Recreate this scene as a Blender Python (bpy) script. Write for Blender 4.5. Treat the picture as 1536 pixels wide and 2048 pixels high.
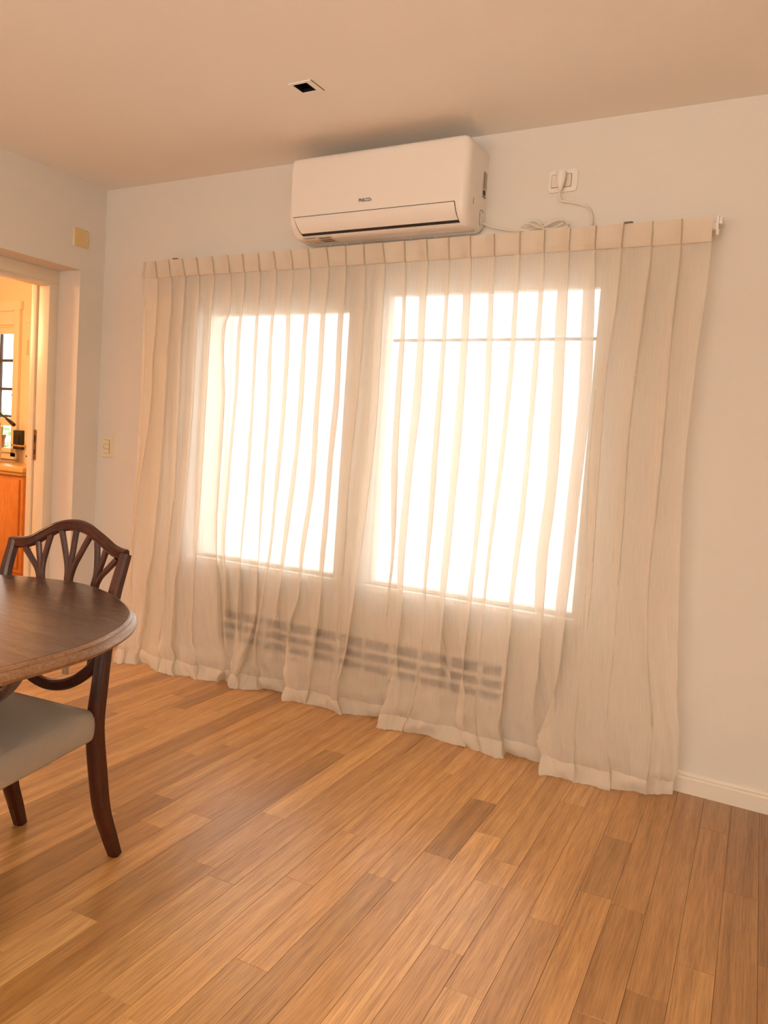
import bpy, bmesh, math, random
from mathutils import Vector, Matrix
random.seed(7)
for o in list(bpy.data.objects): bpy.data.objects.remove(o)
SC = bpy.context.scene
COL = SC.collection
H = 2.6

# ------------------------------------------------------------------ camera
F_PX, YAW, PITCH, ROLL = 1556.6, -0.5117, -0.0814, 0.0690
CAM = Vector((3.728, -3.1565, 1.2438))
def _axes():
    cy, sy, cp, sp = math.cos(YAW), math.sin(YAW), math.cos(PITCH), math.sin(PITCH)
    f = Vector((sy*cp, cy*cp, sp)); r = Vector((cy, -sy, 0)); u = r.cross(f)
    c, s = math.cos(ROLL), math.sin(ROLL)
    return c*r + s*u, -s*r + c*u, f
RX, UX, FX = _axes()
cam = bpy.data.cameras.new('camera')
cam.sensor_fit = 'HORIZONTAL'; cam.sensor_width = 36; cam.lens = F_PX/1536*36; cam.clip_start = .05
camo = bpy.data.objects.new('camera', cam); COL.objects.link(camo)
m = Matrix((RX, UX, -FX)).transposed().to_4x4(); m.translation = CAM
camo.matrix_world = m; SC.camera = camo
def hit(px, py, ax, val):
    d = FX + RX*((px-768)/F_PX) - UX*((py-1024)/F_PX)
    return CAM + d*((val-CAM[ax])/d[ax])

# ------------------------------------------------------------------ world, light, exposure
SC.view_settings.view_transform = 'Standard'; SC.view_settings.look = 'None'
SC.view_settings.gamma = 1; SC.view_settings.use_curve_mapping = False
SC.view_settings.exposure = 0.13
W = bpy.data.worlds.new('overcast'); SC.world = W; W.use_nodes = True
bg = W.node_tree.nodes['Background']; bg.inputs[0].default_value = (1, .98, .95, 1); bg.inputs[1].default_value = 2.75
def area(name, loc, rot, sx, sy, power, col, portal=False):
    l = bpy.data.lights.new(name, 'AREA'); l.shape = 'RECTANGLE'; l.size = sx; l.size_y = sy
    l.energy = power; l.color = col
    if portal: l.cycles.is_portal = True
    o = bpy.data.objects.new(name, l); COL.objects.link(o); o.location = loc; o.rotation_euler = rot
    return o
R90 = math.pi/2
area('window_daylight', (1.25, .30, 1.25), (-R90, 0, 0), .95, 1.35, 1, (1, 1, 1), True)
area('window_daylight', (2.365, .30, 1.27), (-R90, 0, 0), 1.0, 1.4, 1, (1, 1, 1), True)
area('window_daylight', (2.3, -6.75, 1.35), (R90, 0, 0), 3.0, 1.6, 1, (1, 1, 1), True)
# added warm fill lights, no real lamps: living area behind the camera, kitchen
def point(name, loc, power, col, rad=.12):
    l = bpy.data.lights.new(name, 'POINT'); l.energy = power; l.color = col; l.shadow_soft_size = rad
    o = bpy.data.objects.new(name, l); COL.objects.link(o); o.location = loc; return o
point('rear_fill_light', (1.7, -4.9, 1.55), 37, (1, .85, .69), .25)  # unseen fill added to light the room from behind the camera
area('ceiling_fill_light', (3.4, -4.6, 1.85), (math.pi, 0, 0), .35, .35, 185, (1, .92, .81))  # unseen fill pointing up, added to brighten the ceiling
point('kitchen_fill_light', (-1.9, -.9, 2.1), 105, (1, .58, .26), .12)  # orange fill added inside the kitchen, no lamp stands there

# ------------------------------------------------------------------ material helpers
def mat(name):
    m = bpy.data.materials.new(name); m.use_nodes = True
    nt = m.node_tree; return m, nt, nt.nodes['Principled BSDF']
def N(nt, t, **k):
    n = nt.nodes.new(t)
    for a, v in k.items(): setattr(n, a, v)
    return n
def simple(name, col, rough=.5, metal=0, bump=0, bscale=60, var=0, spec=.5, coat=0):
    m, nt, b = mat(name)
    b.inputs['Base Color'].default_value = (*col, 1); b.inputs['Roughness'].default_value = rough
    b.inputs['Metallic'].default_value = metal; b.inputs['Specular IOR Level'].default_value = spec
    b.inputs['Coat Weight'].default_value = coat; b.inputs['Coat Roughness'].default_value = .15
    if bump or var:
        tc = N(nt, 'ShaderNodeTexCoord'); no = N(nt, 'ShaderNodeTexNoise')
        no.inputs['Scale'].default_value = bscale; no.inputs['Detail'].default_value = 4
        nt.links.new(tc.outputs['Object'], no.inputs['Vector'])
        if bump:
            bp = N(nt, 'ShaderNodeBump'); bp.inputs['Strength'].default_value = bump; bp.inputs['Distance'].default_value = .004
            nt.links.new(no.outputs['Fac'], bp.inputs['Height']); nt.links.new(bp.outputs[0], b.inputs['Normal'])
        if var:
            mx = N(nt, 'ShaderNodeMix', data_type='RGBA')
            mx.inputs[6].default_value = (*[c*(1-var) for c in col], 1); mx.inputs[7].default_value = (*[min(1, c*(1+var)) for c in col], 1)
            nt.links.new(no.outputs['Fac'], mx.inputs[0]); nt.links.new(mx.outputs[2], b.inputs['Base Color'])
    return m
def wood(name, dark, light, scale=(30, 2, 30), rough=.3, bump=.12, coat=.3, obj_color=False, fine=8.0):
    """grain runs along object Y; obj_color multiplies by the object's own board colour"""
    m, nt, b = mat(name); L = nt.links.new
    tc = N(nt, 'ShaderNodeTexCoord'); oi = N(nt, 'ShaderNodeObjectInfo')
    mp = N(nt, 'ShaderNodeMapping'); mp.inputs['Scale'].default_value = scale
    ad = N(nt, 'ShaderNodeVectorMath', operation='ADD'); mu = N(nt, 'ShaderNodeMath', operation='MULTIPLY'); mu.inputs[1].default_value = 37.0
    L(oi.outputs['Random'], mu.inputs[0]); L(tc.outputs['Object'], ad.inputs[0]); L(mu.outputs[0], ad.inputs[1]); L(ad.outputs[0], mp.inputs[0])
    n1 = N(nt, 'ShaderNodeTexNoise'); n1.inputs['Scale'].default_value = 1; n1.inputs['Detail'].default_value = 3; n1.inputs['Distortion'].default_value = .12
    n2 = N(nt, 'ShaderNodeTexNoise'); n2.inputs['Scale'].default_value = fine; n2.inputs['Detail'].default_value = 3; n2.inputs['Roughness'].default_value = .7
    L(mp.outputs[0], n1.inputs['Vector']); L(mp.outputs[0], n2.inputs['Vector'])
    r1 = N(nt, 'ShaderNodeMapRange'); r1.inputs[1].default_value = .32; r1.inputs[2].default_value = .68; L(n1.outputs[0], r1.inputs[0])
    r2 = N(nt, 'ShaderNodeMapRange'); r2.inputs[1].default_value = .35; r2.inputs[2].default_value = .62; L(n2.outputs[0], r2.inputs[0])
    mm = N(nt, 'ShaderNodeMix', data_type='FLOAT'); mm.inputs[0].default_value = .5; L(r1.outputs[0], mm.inputs[2]); L(r2.outputs[0], mm.inputs[3])
    mx = N(nt, 'ShaderNodeMix', data_type='RGBA'); mx.inputs[6].default_value = (*dark, 1); mx.inputs[7].default_value = (*light, 1)
    L(mm.outputs[0], mx.inputs[0]); out = mx.outputs[2]
    if obj_color:
        m2 = N(nt, 'ShaderNodeMix', data_type='RGBA', blend_type='MULTIPLY'); m2.inputs[0].default_value = 1
        L(out, m2.inputs[6]); L(oi.outputs['Color'], m2.inputs[7]); out = m2.outputs[2]
    L(out, b.inputs['Base Color'])
    rr = N(nt, 'ShaderNodeMapRange'); rr.inputs[3].default_value = rough+.1; rr.inputs[4].default_value = rough-.03; L(mm.outputs[0], rr.inputs[0]); L(rr.outputs[0], b.inputs['Roughness'])
    bp = N(nt, 'ShaderNodeBump'); bp.inputs['Strength'].default_value = bump; bp.inputs['Distance'].default_value = .001
    L(mm.outputs[0], bp.inputs['Height']); L(bp.outputs[0], b.inputs['Normal'])
    b.inputs['Coat Weight'].default_value = coat; b.inputs['Coat Roughness'].default_value = .18
    return m
WALL = simple('wall_paint', (.755, .70, .63), .75, bump=.05, bscale=90, spec=.25)
CEIL = simple('ceiling_paint', (.90, .85, .785), .8, bump=.03, bscale=70, spec=.2)
TRIM = simple('trim_paint', (.82, .74, .63), .45, spec=.4)
CREAM = simple('cream_gloss_paint', (.83, .72, .56), .4)
KWALL = simple('kitchen_paint', (.86, .70, .50), .7)
PLANK = wood('floor_oak', (.30, .130, .032), (.66, .355, .125), (34, 1.0, 34), .30, .12, .35, True)
UNDER = simple('floor_underlay', (.06, .03, .012), .9)
MAHOG = wood('mahogany', (.020, .0045, .002), (.085, .018, .006), (30, 30, 4), .30, .08, .10)
MAHOG.node_tree.nodes['Principled BSDF'].inputs['Specular IOR Level'].default_value = .32
TABTOP = wood('mahogany_veneer', (.030, .010, .005), (.078, .029, .015), (5, 46, 5), .27, .12, .45)
TABEDGE = wood('worn_mahogany_edge', (.13, .055, .022), (.30, .155, .075), (18, 18, 30), .28, .1, .5)
SEATF = simple('seat_fabric', (.47, .42, .36), .85, bump=.35, bscale=500, var=.05, spec=.2)
PLAS = simple('white_plastic', (.86, .79, .72), .28, spec=.5)
PLASM = simple('white_plastic_matt', (.80, .70, .60), .45)
BEIGE = simple('ivory_plastic', (.80, .70, .50), .4)
YELLOW = simple('aged_ivory_plastic', (.72, .53, .26), .45)
BLACK = simple('black_plastic', (.012, .011, .01), .4)
DARKLINE = simple('dark_gap', (.02, .015, .012), .7)
INK = simple('dark_print', (.03, .025, .022), .6)
PAPER = simple('label_paper', (.72, .64, .53), .6)
ORANGE = simple('orange_print', (.80, .20, .04), .6)
BLUE = simple('blue_print', (.07, .11, .22), .6)
BRASS = simple('brass', (.75, .52, .22), .25, 1)
OLDBRASS = simple('aged_brass', (.28, .13, .055), .4, .8, var=.4, bscale=120)
IRON = simple('black_iron', (.02, .02, .022), .5)
CORD = simple('white_cord', (.80, .70, .58), .4)
PINE = wood('honey_pine', (.50, .17, .035), (.66, .27, .07), (9, 9, 2), .35, .05, .3)
PINETOP = wood('pine_top', (.62, .36, .12), (.74, .47, .19), (3, 20, 20), .3, .05, .3)
TERRA = simple('terracotta', (.40, .15, .07), .8)
TILE = simple('kitchen_floor_tile', (.45, .27, .14), .4)
LEAF = simple('leaf_green', (.30, .46, .16), .6, var=.3, bscale=9)
BARK = simple('bark', (.14, .09, .05), .9)
GROUND = simple('patio_ground', (.84, .83, .80), .9, var=.02, bscale=3)
WHITEJAR = simple('glazed_ceramic', (.82, .72, .62), .3)
def glassmat():
    m = bpy.data.materials.new('window_glass'); m.use_nodes = True; nt = m.node_tree; nt.nodes.clear()
    o = N(nt, 'ShaderNodeOutputMaterial'); t = N(nt, 'ShaderNodeBsdfTransparent'); g = N(nt, 'ShaderNodeBsdfGlossy'); g.inputs['Roughness'].default_value = .02
    x = N(nt, 'ShaderNodeMixShader'); x.inputs[0].default_value = .06
    nt.links.new(t.outputs[0], x.inputs[1]); nt.links.new(g.outputs[0], x.inputs[2]); nt.links.new(x.outputs[0], o.inputs[0]); return m
GLASS = glassmat()
def sheer(name, t_lo, t_hi, col, tl, tcol=None):
    """woven sheer: holes between threads (transparent) and threads that reflect and pass light"""
    m = bpy.data.materials.new(name); m.use_nodes = True; nt = m.node_tree; nt.nodes.clear(); L = nt.links.new
    o = N(nt, 'ShaderNodeOutputMaterial'); tr = N(nt, 'ShaderNodeBsdfTransparent'); tr.inputs[0].default_value = (1, .985, .96, 1)
    d = N(nt, 'ShaderNodeBsdfDiffuse'); d.inputs[0].default_value = (*col, 1); d.inputs[1].default_value = .3
    t = N(nt, 'ShaderNodeBsdfTranslucent'); t.inputs[0].default_value = (*(tcol or col), 1)
    x = N(nt, 'ShaderNodeMixShader'); x.inputs[0].default_value = tl
    L(d.outputs[0], x.inputs[1]); L(t.outputs[0], x.inputs[2])
    uv = N(nt, 'ShaderNodeUVMap'); uv.uv_map = 'cloth'
    mp = N(nt, 'ShaderNodeMapping'); mp.inputs['Scale'].default_value = (330, 7, 1); L(uv.outputs[0], mp.inputs[0])
    n1 = N(nt, 'ShaderNodeTexNoise'); n1.inputs['Scale'].default_value = 1; n1.inputs['Detail'].default_value = 4; n1.inputs['Roughness'].default_value = .65; L(mp.outputs[0], n1.inputs['Vector'])
    mp2 = N(nt, 'ShaderNodeMapping'); mp2.inputs['Scale'].default_value = (500, 600, 1); L(uv.outputs[0], mp2.inputs[0])
    n2 = N(nt, 'ShaderNodeTexNoise'); n2.inputs['Scale'].default_value = 1; n2.inputs['Detail'].default_value = 1; L(mp2.outputs[0], n2.inputs['Vector'])
    a = N(nt, 'ShaderNodeMix', data_type='FLOAT'); a.inputs[0].default_value = .3; L(n1.outputs[0], a.inputs[2]); L(n2.outputs[0], a.inputs[3])
    r = N(nt, 'ShaderNodeMapRange'); r.inputs[1].default_value = .35; r.inputs[2].default_value = .65; r.inputs[3].default_value = t_lo; r.inputs[4].default_value = t_hi; L(a.outputs[0], r.inputs[0])
    y = N(nt, 'ShaderNodeMixShader'); L(r.outputs[0], y.inputs[0]); L(x.outputs[0], y.inputs[1]); L(tr.outputs[0], y.inputs[2])
    bp = N(nt, 'ShaderNodeBump'); bp.inputs['Strength'].default_value = .15; bp.inputs['Distance'].default_value = .0012; L(a.outputs[0], bp.inputs['Height'])
    L(bp.outputs[0], d.inputs['Normal']); L(bp.outputs[0], t.inputs['Normal'])
    L(y.outputs[0], o.inputs[0]); return m
SHEER = sheer('sheer_gauze', .31, .40, (.92, .84, .74), .40, (.96, .93, .88))
SHEERH = sheer('sheer_header', .04, .08, (.88, .775, .64), .30)
SHEERHEM = sheer('sheer_hem', .03, .08, (.88, .80, .69), .34)

# ------------------------------------------------------------------ mesh helpers
def link(name, me, mt, parent=None, smooth=False):
    o = bpy.data.objects.new(name, me); COL.objects.link(o)
    if mt is not None:
        for x in (mt if isinstance(mt, (list, tuple)) else [mt]): me.materials.append(x)
    if parent is not None: o.parent = parent
    if smooth:
        for p in me.polygons: p.use_smooth = True
    return o
def fin(name, bm, mt, parent=None, smooth=False, auto=None):
    bmesh.ops.recalc_face_normals(bm, faces=bm.faces[:])
    me = bpy.data.meshes.new(name); bm.to_mesh(me); bm.free()
    o = link(name, me, mt, parent, smooth)
    if auto is not None: me.set_sharp_from_angle(angle=math.radians(auto))
    return o
def box(bm, a, b, bev=0):
    a, b = Vector(a), Vector(b)
    r = bmesh.ops.create_cube(bm, size=1)
    for v in r['verts']: v.co = Vector([(a[i]+b[i])/2 + v.co[i]*(b[i]-a[i]) for i in range(3)])
    if bev: bmesh.ops.bevel(bm, geom=list({e for v in r['verts'] for e in v.link_edges}), offset=bev, segments=2, profile=.6, affect='EDGES')
def boxo(name, a, b, mt, parent=None, bev=0, smooth=False):
    bm = bmesh.new(); box(bm, a, b, bev); return fin(name, bm, mt, parent, smooth or bev > 0, 40 if bev else None)
def cr(pts, n=8, closed=False):
    P = [Vector(p) for p in pts]; out = []; m = len(P)
    for i in range(m if closed else m-1):
        if closed: p0, p1, p2, p3 = P[(i-1) % m], P[i], P[(i+1) % m], P[(i+2) % m]
        else:
            p1, p2 = P[i], P[i+1]; p0 = P[i-1] if i else p1*2-p2; p3 = P[i+2] if i+2 < m else p2*2-p1
        for k in range(n):
            t = k/n; out.append(.5*((2*p1)+(-p0+p2)*t+(2*p0-5*p1+4*p2-p3)*t*t+(-p0+3*p1-3*p2+p3)*t**3))
    if not closed: out.append(P[-1].copy())
    return out
def sweep(bm, path, prof, side, scale=None, cap=True):
    """sweep a closed 2D profile [(s,n)] along path; s runs along `side` (made square to the path), n along tangent x side"""
    path = [Vector(p) for p in path]; rings = []; side = Vector(side)
    for i, p in enumerate(path):
        t = (path[min(i+1, len(path)-1)] - path[max(i-1, 0)]).normalized()
        s = (side - t*side.dot(t)).normalized(); n = t.cross(s)
        k = scale(i/(len(path)-1)) if scale else (1, 1)
        rings.append([bm.verts.new(p + s*a*k[0] + n*b*k[1]) for a, b in prof])
    m = len(prof)
    for A, B in zip(rings, rings[1:]):
        for j in range(m): bm.faces.new((A[j], A[(j+1) % m], B[(j+1) % m], B[j]))
    if cap: bm.faces.new(rings[0]); bm.faces.new(rings[-1][::-1])
def rect(w, h, c=.2):
    w, h = w/2, h/2; k = min(w, h)*c*2
    return [(w-k, -h), (w, -h+k), (w, h-k), (w-k, h), (-w+k, h), (-w, h-k), (-w, -h+k), (-w+k, -h)]
def circ(r, n=10): return [(r*math.cos(2*math.pi*i/n), r*math.sin(2*math.pi*i/n)) for i in range(n)]
def tube(bm, path, r, n=10): sweep(bm, path, circ(r, n), (.13, .21, .97))
def lathe(bm, prof, c=(0, 0, 0), n=28):
    c = Vector(c); rings = []
    for r, z in prof: rings.append([bm.verts.new(c + Vector((r*math.cos(2*math.pi*i/n), r*math.sin(2*math.pi*i/n), z))) for i in range(n)] if r > 1e-6 else [bm.verts.new(c+Vector((0, 0, z)))])
    for A, B in zip(rings, rings[1:]):
        for i in range(n):
            j = (i+1) % n
            if len(A) == 1 and len(B) > 1: bm.faces.new((A[0], B[i], B[j]))
            elif len(B) == 1 and len(A) > 1: bm.faces.new((A[i], A[j], B[0]))
            elif len(A) > 1: bm.faces.new((A[i], A[j], B[j], B[i]))
def plate(bm, cx, cz, w, h, r, y0, y1, seg=5, plane='y'):
    """rounded rectangle slab in the xz plane (plane='y') or yz plane (plane='x')"""
    out = []
    for qx, qz, a0 in ((1, 1, 0), (-1, 1, 90), (-1, -1, 180), (1, -1, 270)):
        for i in range(seg+1):
            a = math.radians(a0+90*i/seg); out.append((cx+qx*(w/2-r)+r*math.cos(a), cz+qz*(h/2-r)+r*math.sin(a)))
    mk = (lambda p, d: bm.verts.new((p[0], d, p[1]))) if plane == 'y' else (lambda p, d: bm.verts.new((d, p[0], p[1])))
    k = .0015 if min(w, h) > .02 else 0
    sh = [((x-cx)*(1-2*k/w)+cx, (z-cz)*(1-2*k/h)+cz) for x, z in out]
    R = [[mk(p, y0) for p in out], [mk(p, y1-(y1-y0)*.25) for p in out], [mk(p, y1) for p in sh]]
    m = len(out)
    for A, B in zip(R, R[1:]):
        for j in range(m): bm.faces.new((A[j], A[(j+1) % m], B[(j+1) % m], B[j]))
    bm.faces.new(R[0]); bm.faces.new(R[-1][::-1])
def platO(name, cx, cz, w, h, r, y0, y1, mt, parent, plane='y'):
    bm = bmesh.new(); plate(bm, cx, cz, w, h, r, y0, y1, plane=plane); return fin(name, bm, mt, parent, True, 35)
def thing(name, label, cat, loc=(0, 0, 0), group=None):
    o = bpy.data.objects.new(name, None); COL.objects.link(o); o.location = loc; o.empty_display_size = .1
    o['label'] = label; o['category'] = cat
    if group: o['group'] = group
    return o
def tag(o, label, cat, group=None):
    o['label'] = label; o['category'] = cat
    if group: o['group'] = group
    return o
def struct(o, label=None):
    o['kind'] = 'structure'
    if label: o['label'] = label
    return o
def wallbox(name, boxes, mt, label):
    bm = bmesh.new()
    for a, b in boxes: box(bm, a, b)
    return struct(fin(name, bm, mt), label)

# ------------------------------------------------------------------ room shell
XR, YB = 5.0, -6.5
W1 = (.795, 1.70, .60, 1.895); W2 = (1.885, 2.885, .60, 1.962)
TH = .09
WX0 = -4.4
wallbox('wall_back', [((0, 0, 0), (W1[0], TH, H)), ((W1[0], 0, 0), (W1[1], TH, W1[2])), ((W1[0], 0, W1[3]), (W1[1], TH, H)),
        ((W1[1], 0, 0), (W2[0], TH, H)), ((W2[0], 0, 0), (W2[1], TH, W2[2])), ((W2[0], 0, W2[3]), (W2[1], TH, H)), ((W2[1], 0, 0), (XR+.2, TH, H))],
        WALL, 'warm white painted window wall behind the long sheer curtain')
# left wall with the kitchen doorway: reveal in the room-side half, jamb in the kitchen-side half
DY0, DY1, DZ = -1.35, -.164, 2.118
wallbox('wall_left', [((-.18, DY1, 0), (0, 0, H)), ((-.18, YB, 0), (0, DY0, H)), ((-.18, DY0, DZ), (0, DY1, H)),
        ((-.335, DY1, 0), (-.18, 1.35, H)), ((-.335, YB, 0), (-.18, DY0, H)), ((-.335, DY0, DZ), (-.18, DY1, H)), ((-.18, 0, 0), (0, TH, H))],
        WALL, 'warm white painted wall with the kitchen doorway')
wallbox('wall_right', [((XR, YB, 0), (XR+.15, 0, H))], WALL, 'painted wall to the right of the window wall, outside the view')
BW = (.8, 3.8, .6, 2.1)
wallbox('wall_front', [((0, YB-.2, 0), (BW[0], YB, H)), ((BW[1], YB-.2, 0), (XR, YB, H)), ((BW[0], YB-.2, 0), (BW[1], YB, BW[2])), ((BW[0], YB-.2, BW[3]), (BW[1], YB, H))],
        WALL, 'painted wall behind the viewpoint with its own window')
# ceiling with the hole of the recessed downlight
HX0, HX1, HY0, HY1 = 1.812, 1.878, -.686, -.618
wallbox('ceiling', [((-.335, YB-.2, H), (HX0, TH, H+.15)), ((HX1, YB-.2, H), (XR+.15, TH, H+.15)), ((HX0, YB-.2, H), (HX1, HY0, H+.15)), ((HX0, HY1, H), (HX1, TH, H+.15))],
        CEIL, 'flat warm white ceiling above the curtain and air conditioner')
# baseboards
def baseboard(name, x0, x1, label):
    bm = bmesh.new()
    prof = [(0, 0), (-.014, 0), (-.014, .058), (-.011, .064), (-.0125, .071), (-.008, .080), (0, .082)]
    A = [bm.verts.new((x0, y, z)) for y, z in prof]; B = [bm.verts.new((x1, y, z)) for y, z in prof]
    for i in range(len(prof)): j = (i+1) % len(prof); bm.faces.new((A[i], A[j], B[j], B[i]))
    bm.faces.new(A); bm.faces.new(B[::-1])
    return struct(fin(name, bm, TRIM), label)
baseboard('baseboard_back', 2.72, XR, 'low white painted skirting board along the window wall')
bm = bmesh.new(); box(bm, (0, YB, 0), (.014, DY0, .08), .003); struct(fin('baseboard_left', bm, TRIM, None, True, 40), 'low white skirting board beside the kitchen doorway')
baseb = baseboard('baseboard_corner', 0, .98, 'low white skirting board in the room corner'); baseb.name = 'trim_1'

# windows -----------------------------------------------------------------
def window(n, R, lab, bar=None):
    x0, x1, z0, z1 = R
    r = bpy.data.objects.new('window_%d' % n, None); COL.objects.link(r); r.location = (x0, .13, z0); struct(r, lab)
    def L(name, a, b, mt, bev=.003):
        return boxo(name, Vector(a)-r.location, Vector(b)-r.location, mt, r, bev)
    y0, y1, f = .015, .06, .016
    L('frame', (x0, y0, z0), (x0+f, y1, z1), TRIM); L('frame', (x1-f, y0, z0), (x1, y1, z1), TRIM)
    L('frame', (x0+f, y0, z0), (x1-f, y1, z0+f), TRIM); L('frame', (x0+f, y0, z1-f), (x1-f, y1, z1), TRIM)
    L('pane', (x0+f, .040, z0+f), (x1-f, .044, z1-f), GLASS, 0)
    L('window_sill', (x0-.03, -.035, z0-.03), (x1+.03, .015, z0), TRIM, .006)
    if bar:
        for z in bar: L('iron_bar', (x0, .098, z-.006), (x1, .110, z+.006), IRON, 0)
    return r
window(1, W1, 'smaller bright window behind the curtain, towards the room corner')
window(2, W2, 'larger bright window behind the curtain, under the air conditioner cable', [1.755])

# radiator cover under the windows
rc = thing('radiator_cover', 'white low radiator cover with rows of slots behind the curtain under the windows', 'radiator cover', (1.0, 0, 0))
def rcb(name, a, b, mt=TRIM, bev=.003): return boxo(name, Vector(a)-rc.location, Vector(b)-rc.location, mt, rc, bev)
X0, X1, YF = 1.0, 2.615, -.030
rcb('lid', (X0-.005, YF-.006, .465), (X1+.004, -.001, .481))
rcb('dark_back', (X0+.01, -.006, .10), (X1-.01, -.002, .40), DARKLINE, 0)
slots = [(.335, .300), (.283, .248), (.232, .197)]
bm = bmesh.new()
box(bm, (X0-1, YF, .344), (X1-1, YF+.012, .465)); box(bm, (X0-1, YF, 0), (X1-1, YF+.012, .190))
box(bm, (X0-1, YF, .280), (X1-1, YF+.012, .299)); box(bm, (X0-1, YF, .225), (X1-1, YF+.012, .244))
xs = X0+.035; grp = []
while xs < X1-.05:
    grp.append((xs, min(xs+.125, X1-.012))); xs += .148
edges = [X0]+[v for g in grp for v in g]+[X1]
for i in range(0, len(edges), 2): box(bm, (edges[i]-1, YF+.0005, .19), (edges[i+1]-1, YF+.0115, .344))
fin('slotted_front', bm, TRIM, rc)
rcb('side_panel', (X0, YF+.012, 0), (X0+.012, -.001, .465)); rcb('side_panel', (X1-.012, YF+.012, 0), (X1, -.001, .465))

# doorway -------------------------------------------------------------------
dr = bpy.data.objects.new('door_1', None); COL.objects.link(dr); dr.location = (-.18, DY1, 0)
struct(dr, 'white painted doorway to the kitchen with a sliding door slot and aged lock plate')
def db(name, a, b, mt=CREAM, bev=.003): return boxo(name, Vector(a)-dr.location, Vector(b)-dr.location, mt, dr, bev)
JY = -.222
db('jamb', (-.268, JY, 0), (-.178, DY1+.0, 2.075)); db('jamb', (-.335, JY, 0), (-.290, DY1, 2.075))
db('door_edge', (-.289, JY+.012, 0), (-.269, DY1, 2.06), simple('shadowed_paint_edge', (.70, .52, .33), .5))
db('head_casing', (-.275, DY0, 2.045), (-.172, DY1, DZ)); db('head_casing', (-.335, DY0, 2.06), (-.290, DY1, DZ))
db('head_bead', (-.275, DY0, 2.030), (-.168, JY-.001, 2.046), CREAM, .002)
db('jamb', (-.268, DY0, 0), (-.178, DY0+.06, 2.03)); db('jamb', (-.335, DY0, 0), (-.290, DY0+.06, 2.06))
lp = platO('lock_plate', -.264+.18, 1.125, .020, .175, .003, 0, -.003, OLDBRASS, dr); lp.location = (0, JY-DY1, 0)
kh = platO('keyhole', -.264+.18, 1.16, .009, .045, .004, -.0031, -.0045, BLACK, lp)
kh2 = platO('keyhole', -.264+.18, 1.085, .007, .03, .003, -.0031, -.0045, BLACK, lp)

# ------------------------------------------------------------------ floor planks
PW, PS, PO = .0948, -.064, .36
floor = struct(boxo('floor', (-.335, YB, -.06), (XR, TH, -.016), UNDER), 'honey brown hardwood plank floor')
ang = math.atan(-PS)   # boards run along (PS, 1)
known = {20: [-1.264], 22: [-1.12], 23: [-1.511], 24: [-2.0], 26: [-1.743, -.43], 25: [-1.062], 18: [-1.239], 21: [-.536, -1.84], 28: [-.57], 29: [-.795],
         30: [-.928, -1.07, -1.419], 32: [-1.153], 31: [-.39], 33: [-.555], 34: [-.953], 35: [-1.295], 36: [-.28], 37: [-.675], 12: [-.565], 27: [-1.23], 15: [-1.43], 38: [-1.0]}
tones = {(31, 0): 1.12, (31, 1): .98, (28, 0): 1.15, (28, 1): .70, (29, 1): 1.22, (29, 0): 1.02, (30, 2): 1.12, (30, 3): .92, (30, 1): 1.02, (26, 1): 1.12, (26, 2): .88, (22, 0): 1.12, (22, 1): .92,
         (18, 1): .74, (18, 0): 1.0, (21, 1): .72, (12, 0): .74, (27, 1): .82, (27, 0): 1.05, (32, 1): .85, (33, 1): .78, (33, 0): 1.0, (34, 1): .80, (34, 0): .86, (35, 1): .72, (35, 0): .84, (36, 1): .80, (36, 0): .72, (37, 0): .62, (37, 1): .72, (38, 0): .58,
         (20, 0): .95, (20, 1): 1.08, (24, 0): 1.02, (24, 1): .95, (25, 0): 1.05, (25, 1): .98, (23, 0): .92, (23, 1): 1.0}
def inview(x, y, mg=60):
    d = Vector((x, y, 0))-CAM; z = d.dot(FX)
    if z < .2: return False
    u, v = 768+F_PX*d.dot(RX)/z, 1024-F_PX*d.dot(UX)/z
    return -mg < u < 1536+mg and -mg < v < 2048+mg
rnd = random.Random(11); rest = bmesh.new(); npl = 0
def plank_verts(k, ya, yb, g=.0003):
    xa = (k+PO)*PW; xb = xa+PW; dx = PW*math.cos(ang)/2-g
    cy = (ya+yb)/2; cx = (xa+xb)/2+PS*cy
    hl = (yb-ya)/2/math.cos(ang)-g; e = .0006; z = 0
    low = [(-dx, -hl, -.014), (dx, -hl, -.014), (dx, hl, -.014), (-dx, hl, -.014)]
    mid = [(-dx, -hl, z-e), (dx, -hl, z-e), (dx, hl, z-e), (-dx, hl, z-e)]
    top = [(-dx+e, -hl+e, z), (dx-e, -hl+e, z), (dx-e, hl-e, z), (-dx+e, hl-e, z)]
    return (cx, cy), low+mid+top
PF = [(0, 1, 5, 4), (1, 2, 6, 5), (2, 3, 7, 6), (3, 0, 4, 7), (4, 5, 9, 8), (5, 6, 10, 9), (6, 7, 11, 10), (7, 4, 8, 11), (8, 9, 10, 11)]
restv, restf = [], []
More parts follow.
